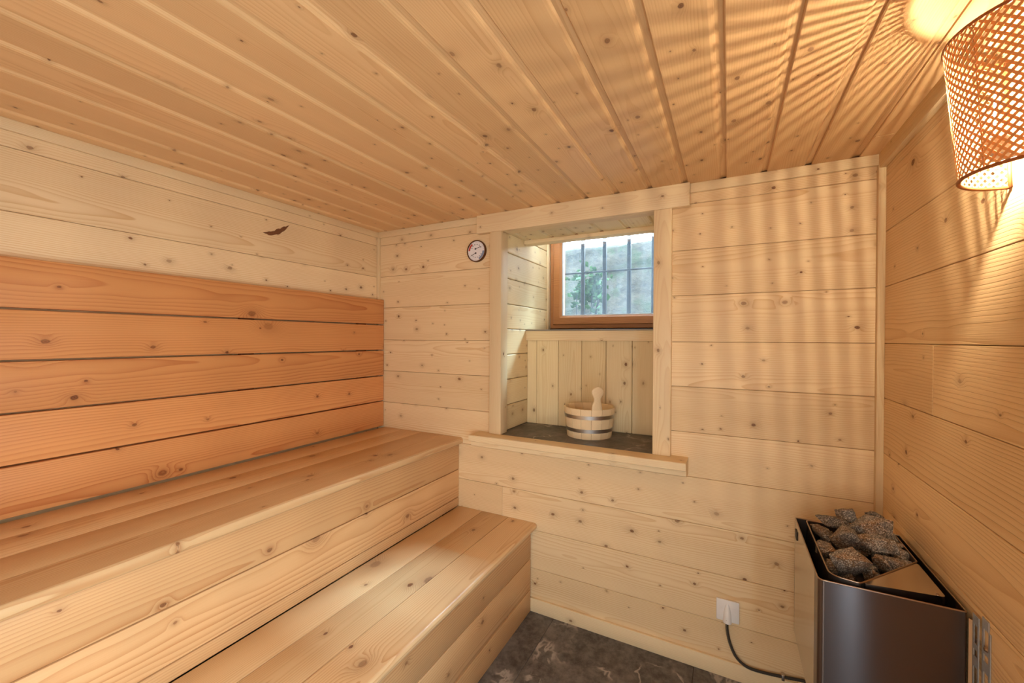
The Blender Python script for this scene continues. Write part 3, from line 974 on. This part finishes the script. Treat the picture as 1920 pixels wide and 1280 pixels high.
def stave(extra=None):
    bm = bmesh.new()
    zz = [0, HB * .33, HB * .66, HB - .003, HB]
    outer, inner = [], []
    for z in zz:
        R = RB + (RT - RB) * z / HB
        ch = .0015 if z == HB else 0
        outer.append([(R - ch, -da / 2 + .006 + (da - .012) * j / 4, z) for j in range(5)])
        inner.append([(R - TH + ch, -da / 2 + .006 + (da - .012) * j / 4, z) for j in range(5)])
    mk = lambda rows: [[bm.verts.new((r * math.cos(a), r * math.sin(a), z)) for r, a, z in row] for row in rows]
    O, I = mk(outer), mk(inner)
    for G_ in (O, I):
        for a, b in zip(G_, G_[1:]):
            for j in range(4):
                bm.faces.new((a[j], a[j + 1], b[j + 1], b[j]))
    for a, b in ((O[0], I[0]), (O[-1], I[-1])):
        for j in range(4):
            bm.faces.new((a[j], a[j + 1], b[j + 1], b[j]))
    for s in (0, 4):
        for i in range(len(zz) - 1):
            bm.faces.new((O[i][s], O[i + 1][s], I[i + 1][s], I[i][s]))
    return bm


sm = to_mesh(stave(), 'stave', angle=30)
for i in range(NS):
    link('stave', sm, M_STAVE, bk, Matrix.Translation((bx, by, bzb)) @ Matrix.Rotation(A0 + i * da, 4, 'Z'))
# sculpted handle that grows out of the front stave
bm = bmesh.new()
rows = [(HB - .001, .0270), (HB + .010, .0268), (HB + .024, .0250), (HB + .040, .0195), (HB + .054, .0172), (HB + .066, .0210), (HB + .078, .0285), (HB + .090, .0310), (HB + .101, .0295), (HB + .110, .0235), (HB + .116, .0140), (HB + .119, .0060)]
R = []
for z, w in rows:
    c = RB + (RT - RB) * z / HB - TH / 2
    th = TH / 2 * (1.0 if z < HB + .09 else .8)
    ring_ = []
    for j in range(14):
        a = 2 * math.pi * j / 14
        ca, sa = math.cos(a), math.sin(a)
        ring_.append(bm.verts.new((c + th * math.copysign(abs(ca) ** .7, ca), w * math.copysign(abs(sa) ** .7, sa), z)))
    R.append(ring_)
for a, b in zip(R, R[1:]):
    for j in range(14):
        bm.faces.new((a[j], a[(j + 1) % 14], b[(j + 1) % 14], b[j]))
bm.faces.new(R[0][::-1])
bm.faces.new(R[-1])
hm = link('stave_handle', to_mesh(bm, 'stave_handle', angle=50), M_STAVE, bk, Matrix.Translation((bx, by, bzb)) @ Matrix.Rotation(A0, 4, 'Z'))
for z in (.034, .104):
    bm = bmesh.new()
    r0_, r1_ = RB + (RT - RB) * z / HB, RB + (RT - RB) * (z + .019) / HB
    rg = lathe_bm(bm, [(r0_ + .0002, z), (r0_ + .0016, z), (r1_ + .0016, z + .019), (r1_ + .0002, z + .019), (r0_ + .0002, z)], 48)
    bmesh.ops.remove_doubles(bm, verts=bm.verts[:], dist=1e-6)
    link('hoop', to_mesh(bm, 'hoop', angle=40), M_HOOP, bk, Matrix.Translation((bx, by, bzb)))
bm = bmesh.new()
rg = lathe_bm(bm, [(RB - TH - .0005, .004), (RB - TH + .001, .016)], 40)
bm.faces.new(rg[0][::-1])
bm.faces.new(rg[1])
link('bucket_bottom', to_mesh(bm, 'bucket_bottom', angle=40), M_STAVE, bk, Matrix.Translation((bx, by, bzb)))

# ------------------------------------------------------------------ thermometer / hygrometer
tx, tz = -1.250, .491
DM = frame((1, 0, 0), (0, 0, 1), (tx, YB, Zc(tz)))       # local z looks into the room (-y)
th = empty('thermometer', (tx, YB, Zc(tz)), 'round white sauna thermometer and hygrometer dial on the back wall left of the niche', 'thermometer')
RD = .061
bm = bmesh.new()
lathe_bm(bm, [(0, .0005), (RD, .0005), (RD, .014), (RD - .002, .017), (RD - .005, .017), (RD - .007, .012)], 48)
link('bezel', to_mesh(bm, 'bezel', angle=40), M_BRONZE, th, DM)
bm = bmesh.new()
rg = lathe_bm(bm, [(RD - .006, .011), (RD - .006, .0125)], 48)
bm.faces.new(rg[1])
bm.faces.new(rg[0][::-1])
face = link('dial_face', to_mesh(bm, 'dial_face', angle=40), M_FACE, th, DM)


def sector(r0, r1, a0, a1, z0, z1, n=16):
    bm = bmesh.new()
    q = []
    for k in range(n + 1):
        a = math.radians(a0 + (a1 - a0) * k / n)
        c, s = math.cos(a), math.sin(a)
        q.append([bm.verts.new((c * r0, s * r0, z0)), bm.verts.new((c * r1, s * r1, z0)), bm.verts.new((c * r1, s * r1, z1)), bm.verts.new((c * r0, s * r0, z1))])
    for a, b in zip(q, q[1:]):
        for i in range(4):
            bm.faces.new((a[i], a[(i + 1) % 4], b[(i + 1) % 4], b[i]))
    bm.faces.new(q[0])
    bm.faces.new(q[-1][::-1])
    return bm


link('scale_zone', to_mesh(sector(.041, .051, 124, 176, .0124, .0131), 'scale_zone'), M_RED, face, DM)['label'] = 'red hot zone of the dial'
link('scale_zone', to_mesh(sector(.041, .052, 292, 358, .0124, .0131), 'scale_zone'), M_BLUE, face, DM)['label'] = 'blue humid zone of the dial'
ink = bmesh.new()


def glyph(bmx, txt, x, y, size, rot):
    cu = bpy.data.curves.new('numeral', 'FONT')
    cu.body = txt
    cu.size = size
    cu.align_x, cu.align_y = 'CENTER', 'CENTER'
    cu.extrude = .0002
    ob = bpy.data.objects.new('numeral', cu)
    COL.objects.link(ob)
    me = bpy.data.meshes.new_from_object(ob.evaluated_get(bpy.context.evaluated_depsgraph_get()))
    bpy.data.objects.remove(ob)
    me.transform(Matrix.Translation((x, y, .0130)) @ Matrix.Rotation(rot, 4, 'Z'))
    bmx.from_mesh(me)
    bpy.data.meshes.remove(me)


for i, t in enumerate(('20', '40', '60', '80', '100', '120')):
    a = math.radians(18 + i * 30)
    glyph(ink, t, math.cos(a) * .031, .012 + math.sin(a) * .024, .0085, 0)
for i, t in enumerate(('0', '20', '40', '60', '80', '100')):
    a = math.radians(205 + i * 27)
    glyph(ink, t, math.cos(a) * .033, -.010 + math.sin(a) * .026, .0075, 0)
for k in range(25):
    for base, sgn in ((8, 1), (188, 1)):
        a = math.radians(base + k * 6.7)
        c, s = math.cos(a), math.sin(a)
        L = .0055 if k % 4 == 0 else .003
        r0_, r1_ = .052 - L, .052
        w = .0004
        q = [ink.verts.new((c * r - s * w * e, s * r + c * w * e, .0134)) for r, e in ((r0_, -1), (r1_, -1), (r1_, 1), (r0_, 1))]
        ink.faces.new(q)
mk = link('scale_marks', to_mesh(ink, 'scale_marks'), M_INK, face, DM)
mk['kind'] = 'stuff'
for (px, py, ang) in ((-.004, .012, 16), (-.003, -.012, 205)):
    bm = bmesh.new()
    box_bm(bm, (-.006, -.0014, .0142), (.034, .0014, .0150))
    link('needle', to_mesh(bm, 'needle'), M_INK, th, DM @ Matrix.Translation((px, py, 0)) @ Matrix.Rotation(math.radians(ang), 4, 'Z'))
    bm = bmesh.new()
    rg = lathe_bm(bm, [(.0042, .012), (.0042, .0158), (.003, .0164)], 16)
    bm.faces.new(rg[-1])
    link('needle_hub', to_mesh(bm, 'needle_hub', angle=40), M_INK, th, DM @ Matrix.Translation((px, py, 0)))

# ------------------------------------------------------------------ wall lamp
LY, LXW = 1.092, XR
LZ0, LZ1, LRB, LRT = .309, .569, .106, .128
lamp = empty('wall_lamp', (LXW, LY, Zc(LZ0)), 'woven bamboo half-round wall lamp with lit bulb, high on the right wall', 'lamp')


def shade_pt(phi, s, dr=0.0):
    r = LRB + (LRT - LRB) * s + dr
    return Vector((LXW - .003 - r * math.sin(phi), LY + r * math.cos(phi), Zc(LZ0 + (LZ1 - LZ0) * s)))


SH = link('shade', None, None, lamp, Matrix.Translation((LXW, LY, Zc(LZ0))))
SH.empty_display_size = .05
HS, RM = LZ1 - LZ0, (LRB + LRT) / 2
ARC = math.pi * RM
STEP, SWID = .0150, .0047
for fam in (1, -1):
    a0 = -HS if fam > 0 else 0.0
    a1 = ARC if fam > 0 else ARC + HS
    k = 0
    a = a0 + STEP * .4
    while a < a1:
        lo_ = max(0.0, -a / HS) if fam > 0 else max(0.0, (a - ARC) / HS)
        hi_ = min(1.0, (ARC - a) / HS) if fam > 0 else min(1.0, a / HS)
        if hi_ - lo_ > .04:
            bm = bmesh.new()
            n = max(4, int((hi_ - lo_) * 26))
            rows = []
            hw = SWID / math.sqrt(2)
            for j in range(n + 1):
                s = lo_ + (hi_ - lo_) * j / n
                arc = a + fam * s * HS
                dr = .0008 * fam
                q = []
                for e, d in ((-1, 0), (1, 0), (1, .0007), (-1, .0007)):
                    # the strip is offset across its own direction
                    aa = min(max(arc + e * hw * .5, 0), ARC)
                    ss = min(max(s - fam * e * hw * .5 / HS, 0), 1)
                    q.append(bm.verts.new(shade_pt(aa / RM, ss, dr + d)))
                rows.append(q)
            for p, q in zip(rows, rows[1:]):
                for i in range(4):
                    bm.faces.new((p[i], p[(i + 1) % 4], q[(i + 1) % 4], q[i]))
            bm.faces.new(rows[0])
            bm.faces.new(rows[-1][::-1])
            link('bamboo_strip', to_mesh(bm, 'bamboo_strip'), M_BAMBOO, SH)
        a += STEP
        k += 1
for s, nm in ((0.0, 'hoop'), (1.0, 'hoop')):
    bm = bmesh.new()
    tube_bm(bm, [shade_pt(math.pi * i / 40, s) for i in range(41)], .0034, 10)
    link(nm, to_mesh(bm, 'hoop', True), M_HOOPW, SH)
for phi in (0.0, 1.15, 2.0, math.pi):
    bm = bmesh.new()
    tube_bm(bm, [shade_pt(phi, i / 8, -.002) for i in range(9)], .0010 if 0 < phi < 3 else .0034, 8)
    link('rib', to_mesh(bm, 'rib', True), M_HOOPW, SH)
bm = bmesh.new()
box_bm(bm, (LXW - .013, LY - .022, Zc(LZ0 + .008)), (LXW - .0005, LY + .022, Zc(LZ0 + .14)), .003, 2)
link('wall_plate', to_mesh(bm, 'wall_plate', angle=40), M_WHITE, lamp)
BX, BY = .437, 1.098
bm = bmesh.new()
box_bm(bm, (BX - .004, BY - .009, Zc(.336)), (LXW - .012, BY + .009, Zc(.344)), .002, 2)
link('arm', to_mesh(bm, 'arm', angle=40), M_WHITE, lamp)
bm = bmesh.new()
rg = lathe_bm(bm, [(.0185, Zc(.345)), (.0185, Zc(.375)), (.0145, Zc(.381))], 24, center=(BX, BY))
bm.faces.new(rg[0][::-1])
bm.faces.new(rg[-1])
link('bulb_socket', to_mesh(bm, 'bulb_socket', angle=40), M_WHITE, lamp)
bm = bmesh.new()
rg = lathe_bm(bm, [(.012, Zc(.381)), (.016, Zc(.392)), (.0225, Zc(.408)), (.0245, Zc(.425)), (.0245, Zc(.445)), (.020, Zc(.462)), (.011, Zc(.474)), (.003, Zc(.478))], 24, center=(BX, BY))
bm.faces.new(rg[-1])
bulb = link('bulb', to_mesh(bm, 'bulb', True), M_BULB, lamp)
bm = bmesh.new()
tube_bm(bm, [(BX, BY, Zc(.402)), (BX, BY, Zc(.458))], .0013, 10)
link('filament', to_mesh(bm, 'filament', True), M_FIL, bulb)

# ------------------------------------------------------------------ outside the window
gr = empty('window_grille', (-.73, 2.86, Zc(.05)), 'black iron security grille outside the small window', 'grille')
for x in (-1.085, -.925, -.768, -.600, -.440, -.28):
    bm = bmesh.new()
    box_bm(bm, (x - .0125, 2.85, Zc(-.02)), (x + .0125, 2.875, Zc(1.05)), .002)
    link('bar', to_mesh(bm, 'bar'), M_BLACK, gr)
for z in (.468, .95):
    bm = bmesh.new()
    box_bm(bm, (-1.3, 2.842, Zc(z)), (-.1, 2.849, Zc(z + .012)), .002)
    link('cross_bar', to_mesh(bm, 'cross_bar'), M_BLACK, gr)
for x in (-1.22, -.18):
    for z in (.468, .95):
        bm = bmesh.new()
        box_bm(bm, (x - .008, YW + .139, Zc(z - .004)), (x + .008, 2.843, Zc(z + .016)), .002)
        link('wall_stub', to_mesh(bm, 'wall_stub'), M_BLACK, gr)
bm = bmesh.new()
NXg, NYg = 60, 40
grid = []
for j in range(NYg + 1):
    row = []
    for i in range(NXg + 1):
        x = -4.5 + 6.5 * i / NXg
        t = j / NYg
        y = 3.35 + .75 * t if t < .85 else 3.99 + (t - .85) * 12
        z = -.25 + 1.30 * min(t / .85, 1.0) * .9
        d = mnoise.fractal(Vector((x * 2.2, t * 4, 1.3)), 1.0, 2.0, 5)
        row.append(bm.verts.new((x, y + d * .10, Zc(z + d * .04))))
    grid.append(row)
for a, b in zip(grid, grid[1:]):
    for i in range(NXg):
        bm.faces.new((a[i], a[i + 1], b[i + 1], b[i]))
link('terrain_bank', to_mesh(bm, 'terrain_bank', True), M_BANK, kind='structure')
slab('ground_outside', (-4.5, YW + .12, -.50), (2.0, 3.6, -.25), M_BANK)
slab('wall_outside', (XL - 1.2, YW + .06, -.3), (WX0 - .01, YW + .14, 1.3), M_PATCH)
slab('wall_outside', (WX1 + .01, YW + .06, -.3), (XR + 1.2, YW + .14, 1.3), M_PATCH)
slab('wall_outside', (WX0 - .01, YW + .06, WZ1), (WX1 + .01, YW + .14, 1.3), M_PATCH)
slab('wall_outside', (WX0 - .01, YW + .06, -.3), (WX1 + .01, YW + .14, WZ0), M_PATCH)


def leaves(n, cx, cy, cz, sx, sy, sz, size, seed):
    rg = random.Random(seed)
    bm = bmesh.new()
    for i in range(n):
        p = Vector((cx + rg.gauss(0, sx), cy + rg.gauss(0, sy), cz + rg.gauss(0, sz)))
        d = Vector((rg.uniform(-1, 1), rg.uniform(-1, .2), rg.uniform(-.9, .5))).normalized()
        s = d.cross(Vector((rg.uniform(-.3, .3), -1, rg.uniform(-.3, .3)))).normalized()
        L = size * rg.uniform(.6, 1.3)
        w = L * .33
        nrm = d.cross(s) * L * .08
        q = [p, p + d * L * .45 + s * w + nrm, p + d * L, p + d * L * .45 - s * w + nrm]
        q = [bm.verts.new(v) for v in q]
        bm.faces.new((q[0], q[1], q[2]))
        bm.faces.new((q[0], q[2], q[3]))
    return to_mesh(bm, 'leaves')


sh = empty('shrub', (-1.05, 3.40, Zc(-.1)), 'green leafy shrub growing on the bank outside the window', 'shrub')
lv = link('foliage', leaves(260, -1.03, 3.38, Zc(.42), .075, .05, .085, .055, 5), M_LEAF, sh)
lv['kind'] = 'stuff'
bm = bmesh.new()
for k in range(7):
    rg = random.Random(k)
    b0 = Vector((-1.05 + rg.uniform(-.03, .03), 3.40, Zc(-.1)))
    tip = Vector((-1.02 + rg.uniform(-.15, .15), 3.38 + rg.uniform(-.04, .04), Zc(.42 + rg.uniform(-.05, .15))))
    mid = (b0 + tip) / 2 + Vector((rg.uniform(-.05, .05), 0, .05))
    tube_bm(bm, smooth_path([b0, mid, tip], 5), .004, 6)
link('stem', to_mesh(bm, 'stem', True), M_BLACK, sh)
